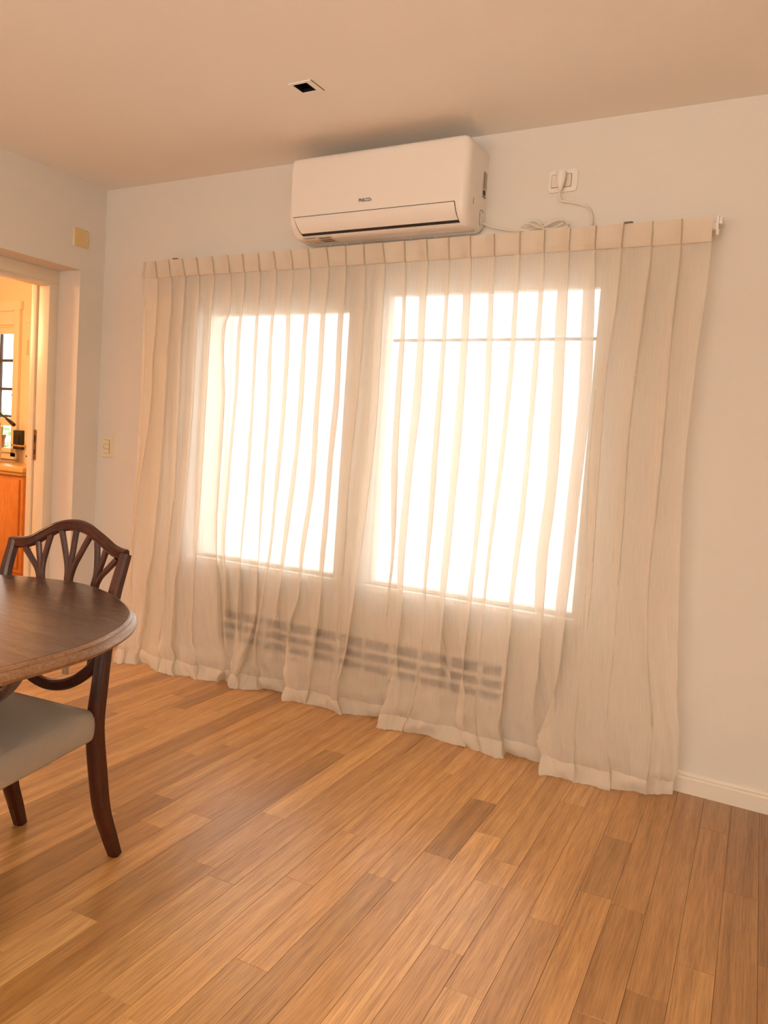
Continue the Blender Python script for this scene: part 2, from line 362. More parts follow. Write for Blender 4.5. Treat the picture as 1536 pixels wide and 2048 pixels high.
for k in range(-8, 60):
    js = sorted(known.get(k, []), reverse=True)
    first = len(js)
    top = -.001
    lst = [top]
    if js:
        lst += js
    else:
        lst.append(-rnd.uniform(.15, 1.0))
    y = lst[-1]
    while y > YB:
        y -= rnd.uniform(.55, 1.25) if rnd.random() < .8 else rnd.uniform(.3, .55)
        lst.append(max(y, YB))
    for i in range(len(lst)-1):
        yb, ya = lst[i], lst[i+1]
        if yb-ya < .01: continue
        (cx, cy), vs = plank_verts(k, ya, yb)
        if cx < -.33 or cx > XR+.1: continue
        vis = any(inview((k+PO+a)*PW+PS*(ya+(yb-ya)*t), ya+(yb-ya)*t) for a in (0, 1) for t in (0, .1, .2, .3, .4, .5, .6, .7, .8, .9, 1))
        tone = tones.get((k, i), None) if js else None
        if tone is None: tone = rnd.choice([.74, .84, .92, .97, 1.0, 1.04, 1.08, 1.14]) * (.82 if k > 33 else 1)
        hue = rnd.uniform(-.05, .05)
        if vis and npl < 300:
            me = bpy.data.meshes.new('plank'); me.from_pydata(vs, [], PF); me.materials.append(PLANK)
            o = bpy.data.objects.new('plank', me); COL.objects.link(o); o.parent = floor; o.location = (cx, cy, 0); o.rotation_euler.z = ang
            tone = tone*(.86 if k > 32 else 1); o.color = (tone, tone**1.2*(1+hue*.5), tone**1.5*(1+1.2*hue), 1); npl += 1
        else:
            b0 = len(restv); restv += [(x*math.cos(ang)-y_*math.sin(ang)+cx, x*math.sin(ang)+y_*math.cos(ang)+cy, z) for x, y_, z in vs]; restf += [tuple(b0+j for j in f) for f in PF]
me = bpy.data.meshes.new('plank_field'); me.from_pydata(restv, [], restf); me.materials.append(PLANK)
o = bpy.data.objects.new('plank_field', me); COL.objects.link(o); o.parent = floor; o['kind'] = 'stuff'; o['label'] = 'remaining floor boards outside the view'; o.color = (.95, .95, .95, 1)

# ------------------------------------------------------------------ curtain
EP = [
 [(291,524),(288,580),(285,700),(278,850),(268,1000),(260,1100),(252,1200),(236,1290),(226,1326)],
 [(311,522),(316,553),(313,640),(306,711),(303,800),(278,976),(266,1100),(262,1200),(250,1290),(242,1327)],
 [(338,520),(343,553),(336,711),(331,800),(322,940),(306,1100),(292,1170),(282,1260),(274,1310),(278,1327)],
 [(365,517),(371,547),(368,605),(362,693),(359,800),(350,976),(336,1100),(330,1200),(318,1290),(318,1342)],
 [(394,515),(399,545),(395,640),(390,746),(387,800),(378,923),(360,1100),(350,1170),(343,1276),(344,1310),(352,1351)],
 [(425,513),(430,543),(425,605),(422,648),(413,800),(405,940),(394,1100),(386,1200),(384,1280),(395,1358)],
 [(456,510),(461,540),(460,623),(452,648),(450,800),(441,941),(433,1100),(433,1170),(438,1276),(450,1318),(441,1363)],
 [(486,508),(490,539),(486,616),(482,658),(474,800),(460,950),(450,1100),(452,1180),(448,1270),(450,1320),(450,1360)],
 [(517,505),(521,535),(518,616),(515,676),(508,800),(499,941),(484,1100),(476,1200),(468,1280),(462,1320),(456,1372)],
 [(548,502),(553,533),(549,616),(545,676),(540,800),(531,941),(519,1100),(514,1170),(510,1230),(494,1290),(478,1330),(470,1378)],
 [(582,499),(587,530),(581,616),(579,697),(573,800),(562,923),(542,1100),(530,1170),(518,1240),(510,1300),(518,1379)],
 [(617,496),(621,527),(618,616),(612,697),(607,800),(593,941),(572,1100),(558,1190),(546,1270),(552,1350),(586,1385)],
 [(653,492),(658,523),(652,616),(645,730),(640,800),(628,976),(610,1100),(594,1205),(578,1250),(566,1320),(568,1399)],
 [(692,490),(694,522),(688,616),(682,725),(678,800),(668,905),(651,1100),(642,1190),(628,1300),(618,1370),(612,1408)],
 [(728,487),(731,527),(727,650),(716,800),(700,950),(690,1100),(680,1200),(668,1320),(660,1380),(656,1414)],
 [(766,485),(771,523),(767,600),(757,800),(748,900),(723,1100),(708,1200),(698,1270),(682,1346),(672,1390),(684,1431)],
 [(810,481),(812,519),(812,595),(802,806),(796,912),(790,1100),(778,1200),(766,1300),(756,1400),(764,1432)],
 [(854,477),(857,515),(853,595),(841,806),(823,964),(809,1122),(802,1223),(790,1320),(772,1390),(753,1454)],
 [(898,474),(900,512),(897,595),(886,771),(869,1000),(855,1150),(843,1300),(828,1400),(806,1461)],
 [(942,470),(943,508),(941,590),(928,806),(911,1000),(895,1158),(888,1228),(878,1330),(868,1437),(848,1470)],
 [(990,467),(991,505),(988,585),(981,771),(967,982),(946,1175),(936,1250),(924,1346),(910,1434),(920,1484)],
 [(1041,463),(1041,501),(1037,581),(1027,736),(1006,930),(985,1080),(970,1200),(958,1330),(950,1430),(962,1504)],
 [(1091,459),(1090,498),(1087,581),(1073,771),(1052,1000),(1035,1140),(1022,1250),(1010,1370),(998,1470),(1008,1514)],
 [(1142,456),(1140,494),(1136,581),(1127,771),(1111,1000),(1097,1100),(1088,1220),(1075,1346),(1062,1450),(1074,1522)],
 [(1194,452),(1192,492),(1190,581),(1182,789),(1161,982),(1148,1100),(1134,1209),(1113,1360),(1093,1423),(1078,1469),(1076,1505),(1084,1546)],
 [(1249,448),(1246,487),(1236,581),(1215,736),(1205,850),(1195,1000),(1185,1150),(1170,1300),(1150,1450),(1150,1564)],
 [(1307,443),(1305,484),(1288,618),(1262,840),(1250,1000),(1240,1150),(1228,1300),(1215,1450),(1220,1578)],
 [(1366,438),(1364,479),(1345,660),(1330,850),(1316,1000),(1300,1150),(1295,1300),(1304,1450),(1292,1589)],
 [(1425,432),(1424,475),(1410,600),(1395,700),(1372,900),(1360,1100),(1356,1250),(1354,1400),(1360,1500),(1344,1588)],
]
ZT, ZH = 2.155, 2.066
def yfront(z): return -.098 - .022*min(1, max(0, (ZH-z)/1.6))
cols = []
for pth in EP:
    P = hit(*pth[-1], 2, .004); xf, yfl = P.x, min(P.y, -.045); knots = [(0.0, xf)]
    for q in reversed(pth[:-1]):
        yy = yfront(1.0)
        for _ in range(8):
            h = hit(*q, 1, yy); z = h.z; w = max(0, 1-z/.34)**2.0
            yy = yfront(z)*(1-w)+yfl*w
        if h.z > knots[-1][0]+.03: knots.append((h.z, h.x))
    cols.append((knots, yfl))
def lin(kn, z):
    """smooth (monotone cubic) interpolation of x over z"""
    n = len(kn)
    if z <= kn[0][0]: return kn[0][1]
    if z >= kn[-1][0]: return kn[-1][1]
    for i in range(n-1):
        if kn[i][0] <= z <= kn[i+1][0]:
            z0, x0 = kn[i]; z1, x1 = kn[i+1]; h = z1-z0; t = (z-z0)/h
            sl = lambda j: (kn[j+1][1]-kn[j][1])/(kn[j+1][0]-kn[j][0])
            s = sl(i); a = sl(i-1) if i else s; b = sl(i+1) if i+2 < n else s
            m0 = (a+s)/2; m1 = (b+s)/2
            return x0*(2*t**3-3*t*t+1)+h*m0*(t**3-2*t*t+t)+x1*(-2*t**3+3*t*t)+h*m1*(t**3-t*t)
NP = 28; SEG = 22
START = {8, 12, 17, 20, 24}
LOWF = {1, 3, 5, 10, 14, 16, 18, 21, 25, 26, 27}
OVK = {0: .03, 16: .045, 18: .04, 20: .05, 21: .04, 22: .04, 24: .07, 25: .045, 26: .045, 27: .045, 15: .07, 14: .05}
def sm(a, b, x): t = min(1, max(0, (x-a)/(b-a))); return t*t*(3-2*t)
def fade(k, z):
    """how deep fold k is at height z"""
    f = 1.0
    if k in (25, 26): f = .12+.88*sm(1.25, 2.0, z)
    if k == 27: f = .30+.70*sm(1.5, 2.05, z)
    if k in (24,): f = 1.5
    if k == 14: f = .35+.65*sm(1.55, 2.0, z)
    if k in (3,): f = .55+.45*sm(.9, 1.8, z)
    if k in (16, 18): f = .45+.55*sm(1.3, 2.0, z)
    if k in (1,): f = .7
    if k in (8, 9): f = 1.1+.5*sm(1.0, .2, z)
    if k in LOWF: f *= .22+.78*sm(.4, 1.3, z)
    if k == 6: f = 1+.8*sm(.9, .15, z)
    if k in (19, 20): f = 1.25
    return f
def wob(u, z, s):
    return math.sin(u*7.3+s)*math.sin(z*9.1+s*1.7+u*2.3)*.5 + math.sin(u*17.1+z*5+s*2.1)*.3 + math.sin(u*31+z*23+s)*.2
def cloth_pt(u, z):
    """u in 0..28 along the cloth, z the height"""
    k = min(NP-1, int(u)); t = u-k
    k0, f0 = cols[k]; k1, f1 = cols[k+1]
    zz = max(z, 0); xa = lin(k0, zz); xb = lin(k1, zz); wd = xb-xa
    below = max(0, ZH-z); fd = fade(k, z)
    dep = .010 + .036*sm(0, .22, below) * (1 if z < ZH else 0) + .012*sm(.8, 2.0, below)
    dep *= fd if z < ZH else 1
    ov = OVK.get(k, .062)*(.80+.20*sm(0, .3, below)) * (1-.45*sm(1.3, 2.0, below))
    if k in LOWF: ov *= .25+.75*sm(.35, 1.25, z)
    ov *= .35+.65*sm(.0, .30, z)
    T = .30
    if t < T:
        a = t/T; g = sm(0, 1, a); xo = -ov*(1-math.cos(a*math.pi))/2
    else:
        a = (t-T)/(1-T); g = (1-a)**1.25; e = a
        xo = -ov+(wd+ov)*e
    if z < ZH: # soften the returning edge with height lost
        g = g*(1-.05*math.sin(z*11+k))
    x = xa+xo
    s_ = sm(.50, .10, z)
    if s_ > 0 and k in START:      # this edge opens a lobe: no fold behind it, the cloth simply turns forward
        x = x*(1-s_)+(xa+wd*t)*s_
        g *= 1-s_*.85
    if s_ > 0 and k+1 in START:    # the cloth runs on behind the next lobe, then folds back to its front edge
        o2 = .045; x2 = xa+(wd+o2)*min(1, t/.78) if t < .78 else xb+o2*(1-(t-.78)/.22)
        x = x*(1-s_)+x2*s_
    y = yfront(z)+dep*g
    tt = t if k+1 not in START else sm(.80, 1, t)
    fl = f0*(1-tt)+f1*tt
    if z < .34:
        w = (1-max(z, 0)/.34)**2.0
        fb = {2: .9, 6: .9, 14: .8, 22: .9}.get(k, .12)
        y = y*(1-w)+(fl+dep*g*fb*.8)*w
    am = .0022+.0065*sm(1.2, .05, z)
    if z < ZH-.02:
        y += am*wob(u, z, 1.3)
        x += am*.55*wob(u, z*1.4, 4.1)
    # crumple near the floor
    if z < .26:
        q = sm(.26, .04, z)
        y += q*(.007*math.sin(u*5.7+z*40)+.008*math.sin(u*3.1-z*62))
        x += q*.003*math.sin(u*7+z*55)
    if z > ZH: y -= .0 + .006*sm(ZT, ZH, z)
    return Vector((x, min(y, -.040), z))
def cloth(name, us, zs, mt, parent, off=None, th=0):
    bm = bmesh.new(); uvl = bm.loops.layers.uv.new('cloth'); grid = []
    for z in zs:
        row = []
        for u in us:
            p = cloth_pt(u, z)
            if off: p = off(u, z, p)
            row.append((bm.verts.new(p), u*.16, z))
        grid.append(row)
    for A, B in zip(grid, grid[1:]):
        for i in range(len(us)-1):
            q = (A[i], A[i+1], B[i+1], B[i]); f = bm.faces.new([v[0] for v in q]); f.smooth = True
            for lp_, v in zip(f.loops, q): lp_[uvl].uv = (v[1], v[2])
    me = bpy.data.meshes.new(name); bm.to_mesh(me); bm.free()
    return link(name, me, mt, parent)
us = []
for k in range(NP):
    for j in range(SEG):
        a = j/SEG; us.append(k + a)
us.append(NP)
cur = thing('sheer_curtain', 'floor length off-white sheer pleated curtain over both windows', 'curtain', (0, 0, 0))
zb = [ZH-.001-(ZH-.055)*(i/110)**1.0 for i in range(111)]
cloth('drape', us, zb, SHEER, cur)
cloth('pleated_header', us, [ZT, ZT-.001]+[ZT-(ZT-ZH)*i/6 for i in range(1, 7)], SHEERH, cur, lambda u, z, p: p+Vector((0, -.0035, 0)))
def hemoff(u, z, p):
    # the hem spreads on the floor and rolls under; it bows out a little
    s = 1-z/.06
    p.y -= .010*math.sin(min(1, max(0, s))*math.pi*.75) + .004*math.sin(u*5.3)*(s if s > 0 else 0)
    p.z = max(.002, z + .004*max(0, math.sin(u*6.1+1)*math.sin(u*2.3))*(1-s*.2))
    return p
hem = cloth('hem', us, [.062-.06*i/8 for i in range(9)], SHEERHEM, cur, hemoff)

# curtain rail behind the header
rl = thing('curtain_rail', 'slim white curtain rail with end bracket behind the curtain header', 'curtain rail', (0, 0, 0))
boxo('rail', (.44, -.072, 2.118), (3.292, -.052, 2.142), PLAS, rl, .003)
for x in (.651, 1.85, 2.983, 3.26):
    bm = bmesh.new(); box(bm, (x-.014, -.088, 2.143), (x+.014, 0, 2.148)); box(bm, (x-.014, -.003, 2.11), (x+.014, 0, 2.17)); fin('bracket', bm, PLASM, rl)
for x in (.651, 2.983): boxo('bracket_tip', (x-.016, -.105, 2.157), (x+.016, -.07, 2.1600), simple('bracket_metal', (.25, .2, .14), .5), rl)
bm = bmesh.new(); box(bm, (3.292, -.08, 2.112), (3.300, -.044, 2.165), .002); box(bm, (3.300, -.074, 2.135), (3.312, -.050, 2.160), .003); fin('end_cap', bm, PLAS, rl, True, 40)
bm = bmesh.new(); box(bm, (3.2935, -.078, 2.095), (3.304, -.058, 2.115), .002); fin('cord_guide', bm, PLASM, rl, True, 40)

# ------------------------------------------------------------------ air conditioner
AX0, AX1 = 1.447, 2.352
ac = thing('air_conditioner', 'white split air conditioner on the wall above the curtain, close to the ceiling', 'air conditioner', ((AX0+AX1)/2, 0, 2.35))
axc = (AX0+AX1)/2
arc = [(-.200, 2.262), (-.1975, 2.246), (-.191, 2.230), (-.181, 2.215), (-.168, 2.202)]
prof = [(0, 2.532), (-.185, 2.532), (-.199, 2.528), (-.205, 2.518), (-.206, 2.49), (-.206, 2.290), (-.204, 2.274)] + arc + [(-.150, 2.190), (-.128, 2.183), (-.05, 2.180), (-.02, 2.186), (-.006, 2.198), (0, 2.21)]
def acbody(name, prof, x0, x1, r, mt, seg=7):
    bm = bmesh.new(); P = [Vector((y, z)) for y, z in prof]; m = len(P); nor = []
    for i in range(m):
        a = P[max(i-1, 0)]; b = P[min(i+1, m-1)]; t = (b-a).normalized(); nor.append(Vector((-t.y, t.x)))
    c = Vector((-.1, 2.34)); nor = [n if n.dot(c-p) > 0 else -n for n, p in zip(nor, P)]
    st = []
    for i in range(seg+1):
        a = R90*i/seg; st.append((r*(1-math.sin(a)), r*(1-math.cos(a))))   # (dx from end, inset)
    xs = [(x0+d, ins) for d, ins in reversed([(r*(1-math.cos(R90*i/seg)), r*(1-math.sin(R90*i/seg))) for i in range(seg+1)])]
    xs = [(x0+d, ins) for d, ins in [(r*(1-math.cos(R90*i/seg)), r*(1-math.sin(R90*i/seg))) for i in range(seg+1)]]
    xs += [(x1-d, ins) for d, ins in reversed([(r*(1-math.cos(R90*i/seg)), r*(1-math.sin(R90*i/seg))) for i in range(seg+1)])]
    rings = []
    for x, ins in xs:
        ring = []
        for i in range(m):
            q = Vector((P[i].x*(1-ins/.206), 2.356+(P[i].y-2.356)*(1-ins/.176)))
            ring.append(bm.verts.new((x-axc, q.x, q.y-2.35)))
        rings.append(ring)
    for A, B in zip(rings, rings[1:]):
        for i in range(m-1): bm.faces.new((A[i], A[i+1], B[i+1], B[i]))
    bm.faces.new(rings[0]); bm.faces.new(rings[-1][::-1])
    return fin(name, bm, mt, ac, True, 50)
acbody('casing', prof, AX0, AX1, .034, PLAS)
def strip(name, pts, x0, x1, off, mt, th=.0015, sl=0):
    """curved plate following the outlet arc"""
    bm = bmesh.new(); n = len(pts); A, B = [], []
    P = [Vector(p) for p in pts]
    for i in range(n):
        t = (P[min(i+1, n-1)]-P[max(i-1, 0)]).normalized(); nn = Vector((t.y, -t.x)); nn = nn if nn.x < 0 or nn.y < 0 else -nn
        if nn.dot(Vector((-1, -.7))) < 0: nn = -nn
        s = sl*i/(n-1)
        for d, L_ in ((off, A), (off-th, B)):
            q = P[i]+nn*d
            L_.append([bm.verts.new((x0+s-axc, q.x, q.y-2.35)), bm.verts.new((x1+s*.4-axc, q.x, q.y-2.35))])
    for L_ in (A, B):
        for i in range(n-1): bm.faces.new((L_[i][0], L_[i][1], L_[i+1][1], L_[i+1][0]))
    for i in range(n-1):
        for c in (0, 1): bm.faces.new((A[i][c], A[i+1][c], B[i+1][c], B[i][c]))
    for i in (0, n-1): bm.faces.new((A[i][0], A[i][1], B[i][1], B[i][0]))
    return fin(name, bm, mt, ac, True, 40)
fa = cr([(p[0], p[1], 0) for p in [(-.2035, 2.270)]+arc+[(-.158, 2.1955)]], 4); fa = [(p.x, p.y) for p in fa]
strip('outlet_gap', fa, 1.4855, 2.298, .0016, DARKLINE, .002, .030)
strip('outlet_flap', fa[1:-5], 1.4885, 2.2955, .0042, PLAS, .002, .028)
fc = bpy.data.curves.new('logo', 'FONT'); fc.body = 'PHILCO\u203a'; fc.size = .0205; fc.extrude = .0003; fc.offset = .0004; fc.space_character = 1.06; fc.align_x = 'CENTER'
lo = bpy.data.objects.new('logo_lettering', fc); COL.objects.link(lo); lo.parent = ac; lo.location = (1.870-axc, -.2066, 2.306-2.35); lo.rotation_euler = (R90, 0, 0); lo.scale = (.80, 1, 1)
fc.materials.append(INK); bpy.context.view_layer.update()
me = bpy.data.meshes.new_from_object(lo.evaluated_get(bpy.context.evaluated_depsgraph_get())); mt_ = lo.matrix_local.copy(); bpy.data.objects.remove(lo)
lo = link('logo_lettering', me, INK if not me.materials else None, ac); lo.matrix_local = mt_; lo['label'] = 'small dark brand lettering'
# stickers: energy label under the outlet, rating label on the right side
st = bpy.data.objects.new('energy_sticker', None)
def ypl(pts, y_of, mt, name, par):
    me = bpy.data.meshes.new(name); me.from_pydata(pts, [], [tuple(range(len(pts)))]); return link(name, me, mt, par)
def under(x, t, lift=.0012):
    """point on the lower lip at fraction t from front (0) to back (1)"""
    a, b = Vector((-.150, 2.190)), Vector((-.128, 2.183)); c = Vector((-.06, 2.1803))
    q = a.lerp(b, t/.35) if t < .35 else b.lerp(c, (t-.35)/.65)
    return (x-axc, q.x-lift*.2, q.y-2.35-lift)
stick = ypl([under(1.505, 0), under(1.665, 0), under(1.665, .35), under(1.665, .8), under(1.505, .8), under(1.505, .35)], 0, PAPER, 'energy_sticker', ac)
ypl([under(1.508, .08, .002), under(1.538, .75, .002), under(1.572, .75, .002)], 0, ORANGE, 'orange_wedge', stick)
ypl([under(1.518, .06, .002), under(1.572, .06, .002), under(1.578, .72, .002)], 0, BLUE, 'blue_wedge', stick)
for i in range(3):
    t = .12+.22*i; ypl([under(1.592, t, .002), under(1.655, t, .002), under(1.655, t+.09, .002), under(1.592, t+.09, .002)], 0, INK, 'print_line', stick)
xs_ = AX1+.0006-axc
def side(y0, y1, z0, z1, mt, name, par, dx=0): return ypl([(xs_+dx, y0, z0-2.35), (xs_+dx, y1, z0-2.35), (xs_+dx, y1, z1-2.35), (xs_+dx, y0, z1-2.35)], 0, mt, name, par)
rs = side(-.052, -.012, 2.325, 2.435, PAPER, 'rating_sticker', ac)
zz = 2.431
while zz > 2.365:
    side(-.049, -.034 if int(zz*1000) % 3 else -.030, zz-.0028, zz, INK, 'print_line', rs, .0005); side(-.028, -.015, zz-.0030, zz-.0012, INK, 'print_line', rs, .0005); zz -= .0052
side(-.047, -.022, 2.337, 2.358, INK, 'print_block', rs, .0005); side(-.049, -.016, 2.329, 2.333, INK, 'print_line', rs, .0005)
bm = bmesh.new(); tube(bm, [(xs_, -.045+.016*math.cos(math.radians(a)), 2.262-2.35+.012*math.sin(math.radians(a))) for a in range(20, 161, 14)], .0011, 6)
tube(bm, [(xs_, -.062, 2.262-2.35), (xs_, -.062, 2.225-2.35), (xs_, -.05, 2.207-2.35)], .0009, 6); fin('knockout_seam', bm, DARKLINE, ac, True)
boxo('side_seam', (xs_-.001, -.1365, 2.272-2.35), (xs_+.0006, -.1355, 2.297-2.35), DARKLINE, ac)
for x in (1.59, 1.68, 1.76, 2.02, 2.14): boxo('screw_cap', (x-.008-axc, -.045, 2.1785-2.35), (x+.008-axc, -.038, 2.182-2.35), PLASM, ac)

# power cable: out of the unit, coiled on the curtain header, up to the wall socket
def wl(px, py, y): p = hit(px, py, 1, y); return (p.x, p.y, p.z)
cab = thing('power_cable', 'white coiled power cable lying along the curtain top beside the air conditioner', 'cable', (0, 0, 0))
bm = bmesh.new()
pts = [wl(966, 447, -.03), wl(980, 452, -.03), wl(1010, 459, -.034), wl(1040, 461, -.035), wl(1085, 452, -.035), wl(1105, 440, -.034), wl(1122, 438, -.04), wl(1124, 447, -.044), wl(1105, 456, -.046), wl(1080, 462, -.046), wl(1050, 462, -.046),
       wl(1040, 456, -.05), wl(1052, 447, -.05), wl(1072, 452, -.05), wl(1092, 458, -.05), wl(1120, 457, -.046), wl(1136, 452, -.04), wl(1131, 442, -.038), wl(1112, 441, -.05), wl(1090, 452, -.054), wl(1078, 455, -.055), wl(1062, 448, -.055), wl(1056, 445, -.05), wl(1070, 441, -.046), wl(1086, 452, -.045), wl(1110, 462, -.044),
       wl(1150, 466, -.042), wl(1176, 462, -.032), wl(1183, 446, -.022), wl(1183, 428, -.018), wl(1174, 414, -.016), wl(1160, 408, -.016), wl(1140, 404, -.018), wl(1124, 402, -.02), wl(1119, 393, -.028), wl(1121, 380, -.038)]
tube(bm, cr(pts, 6), .0042, 8); fin('cord', bm, CORD, cab, True)
bm = bmesh.new(); c0 = Vector(wl(1086, 455, -.062)); tube(bm, [c0+Vector((0, .02*math.sin(a), .012*math.cos(a))) for a in [i*math.pi/6 for i in range(12)]], .0018, 6); fin('cord_tie', bm, CORD, cab, True)
bm = bmesh.new(); P0 = Vector((2.684, -.038, 2.366))
sweep(bm, [P0+Vector((.002, .002, -.040)), P0+Vector((.001, 0, -.026)), P0+Vector((0, 0, -.015)), P0+Vector((0, 0, .010)), P0+Vector((0, .002, .026)), P0+Vector((0, .004, .032))], rect(.030, .026, .3), (1, 0, 0), lambda t: (.35+.9*math.sin(min(1, t*1.25)*math.pi*.55), .5+.6*math.sin(min(1, t*1.3)*math.pi*.5)))
fin('plug', bm, PLAS, cab, True, 50)
so = thing('wall_socket', 'white wall socket plate with a plug in it, right of the air conditioner', 'socket', (2.683, 0, 2.372))
platO('cover_plate', 0, 0, .122, .090, .016, 0, -.009, PLAS, so)
platO('socket_module', -.005, 0, .083, .052, .003, -.0088, -.0102, DARKLINE, so); platO('socket_face', -.005, 0, .080, .049, .003, -.0096, -.0118, PLASM, so)

# light switch on the window wall, left of the curtain
sw = thing('light_switch', 'ivory light switch plate with three small modules on the wall left of the curtain', 'switch', (.0895, 0, 1.1435))
platO('cover_plate', 0, 0, .092, .122, .007, 0, -.009, BEIGE, sw)
platO('module_gap', -.003, 0, .048, .078, .002, -.0088, -.0104, DARKLINE, sw)
for i, (c, h) in enumerate(((.026, .0235), (0, .0265), (-.0265, .0235))):
    platO('switch_rocker', -.003, c, .0455, h, .0015, -.0095, -.0125, BEIGE, sw)
boxo('indicator', (-.0235, -.0128, -.006), (-.0205, -.0124, .004), INK, sw)
bp_ = thing('blank_plate', 'yellowed square cover plate on the wall above the kitchen doorway', 'plate', (0, -.171, 2.290))
platO('cover', 0, 0, .094, .094, .004, 0, .009, YELLOW, bp_, 'x')
platO('cover_rim', 0, 0, .099, .099, .004, 0, .003, BEIGE, bp_, 'x')

# recessed downlight
dl = thing('recessed_downlight', 'small square recessed downlight, unlit and black inside, in the ceiling', 'downlight', ((HX0+HX1)/2, (HY0+HY1)/2, H))
bm = bmesh.new(); hx, hy = (HX1-HX0)/2, (HY1-HY0)/2
for a, b in (((-hx-.012, -hy-.012, -.003), (hx+.026, -hy, 0)), ((-hx-.012, hy, -.003), (hx+.026, hy+.012, 0)), ((-hx-.012, -hy, -.003), (-hx, hy, 0)), ((hx, -hy, -.003), (hx+.026, hy, 0))): box(bm, a, b)
fin('trim_frame', bm, CEIL, dl)
bm = bmesh.new()
for a, b in (((-hx, -hy, -.001), (-hx+.002, hy, .09)), ((hx-.002, -hy, -.001), (hx, hy, .09)), ((-hx, -hy, -.001), (hx, -hy+.002, .09)), ((-hx, hy-.002, -.001), (hx, hy, .09)), ((-hx, -hy, .088), (hx, hy, .09))): box(bm, a, b)
fin('baffle', bm, BLACK, dl)
boxo('edge_shadow_line', (hx+.026, -hy-.012, -.0035), (hx+.0275, hy+.012, 0), simple('edge_shadow_gap', (.25, .17, .1), .8), dl)  # dark strip painted in as the shadow line beside the frame
bm = bmesh.new(); lathe(bm, [(.024, .085), (.024, .055), (.018, .052), (0, .056)], (0, 0, 0), 20); fin('bulb', bm, simple('bulb_glass', (.12, .12, .11), .1), dl, True)

# ------------------------------------------------------------------ dining chair
CA = math.radians(7)
wdv = Vector((math.cos(CA), math.sin(CA), 0)); nbv = Vector((-math.sin(CA), math.cos(CA), 0))
ch = thing('dining_chair', 'dark mahogany dining chair with arched slatted back and pale grey seat, behind the table', 'chair', (1.838, -1.627, 0))
ch.rotation_euler = (0, 0, CA)
# local frame: x = width, y = back (+) / front (-), z up
def bow(x): return .012*(1-(x+.02)**2/.22**2)          # the back is gently hollow
def bz(z): return -.075 + .085*max(0, (z-.42)/.47)**1.1 if z > .42 else 0
def bk(x, z): b = bz(z)+bow(x); return (x-.966*(b-.008), b, z)
def member(name, pts, w, d, par=ch, sc=None, c=.22, side=(1, 0, 0), n=6):
    bm = bmesh.new(); sweep(bm, cr(pts, n), rect(w, d, c), side, sc); return fin(name, bm, MAHOG, par, True, 38)
def stile(sgn, topx, name):
    s = sgn
    pts = [(s*.187, .012, .001), (s*.182, -.012, .07), (s*.178, -.042, .16), (s*.176, -.062, .28), (s*.176, -.078, .41), (s*.178, -.070, .52), (s*.178, -.056, .62), (topx*.97, -.030, .76), (topx, bz(.885)+bow(topx)*.3, .893)]
    return member(name, pts, .034, .040, sc=lambda t: ((1.0+.42*math.sin(min(1, t/.42)*R90)) if t < .42 else 1.42-.58*(t-.42)/.58, (.85+.2*math.sin(min(1, t/.42)*R90)) if t < .42 else 1.05-.35*(t-.42)/.58))
rs1 = stile(1, .183, 'back_post'); rs2 = stile(-1, -.245, 'back_post')
# carved lines on the posts
for s, tx, par in ((1, .183, rs1), (-1, -.245, rs2)):
    for dx in (-.006, .005):
        bm = bmesh.new(); sweep(bm, cr([(tx*.965+dx, -.034-.016, .66), (tx*.975+dx, -.026-.0155, .76), (tx+dx, bz(.87)+bow(tx)*.3-.0145, .872)], 6), circ(.0022, 6), (1, 0, 0)); fin('bead', bm, MAHOG, par, True)
RT = [(-.250, .882), (-.203, .885), (-.165, .895), (-.133, .911), (-.100, .927), (-.070, .941), (-.030, .951), (.010, .953), (.045, .946), (.075, .932), (.105, .917), (.135, .900), (.160, .892), (.186, .889)]
def back(x, z, o=0): p = bk(x, z); return (p[0], p[1]+o, p[2])
bm = bmesh.new(); path = cr([back(x, z) for x, z in RT], 5); sweep(bm, path, rect(.024, .033, .25), (0, 1, .15)); tr_ = fin('top_rail', bm, MAHOG, ch, True, 38)
for o_ in (-.009, .010):
    bm = bmesh.new(); sweep(bm, [Vector(p)+Vector((0, -.0125, o_)) for p in path], circ(.0022, 6), (0, 1, 0)); fin('bead', bm, MAHOG, tr_, True)
groups = [((-.122, .60), (-.131, .785), [(-.197, .868), (-.147, .893), (-.098, .918)]),
          ((-.024, .58), (-.026, .785), [(-.056, .932), (.000, .940), (.055, .931)]),
          ((.073, .60), (.072, .785), [(.080, .917), (.114, .895), (.155, .874)])]
# where the three ribs of a fan meet they run down to the shoe rail as one splat
for (bx, bz_), (mx, mz), tops in groups:
    for j, (tx, tz) in enumerate(tops):
        q = (j-1)*.0065
        mid = ((mx*.45+tx*.55)+(-.010 if j == 0 else .008 if j == 2 else 0)*(-1 if False else 1), mz*.45+tz*.55)
        pts = [back(bx*.9+q*.4, bz_-.05), back(bx+q*.6, bz_+.03, 0), back(mx+q, mz-.02), back(mx*.72+tx*.28+q*.3+(.006 if j == 0 else -.006 if j == 2 else 0), mz*.72+tz*.28), back(mx*.35+tx*.65+(.004 if j == 0 else -.004 if j == 2 else 0), mz*.35+tz*.65), back(tx, tz)]
        o = member('splat_rib', pts, .0155, .015, sc=lambda t: (.62+.55*t, 1), c=.25)
# curved lower rail between the posts
U = [(-.190, .600), (-.165, .560), (-.125, .524), (-.075, .502), (-.024, .494), (.030, .502), (.080, .524), (.125, .560), (.148, .592), (.168, .618)]
bm = bmesh.new(); sweep(bm, cr([(x, bz(z)+bow(x)*.9-.004, z) for x, z in U], 5), rect(.022, .032, .25), (0, 1, .1)); fin('lower_rail', bm, MAHOG, ch, True, 38)
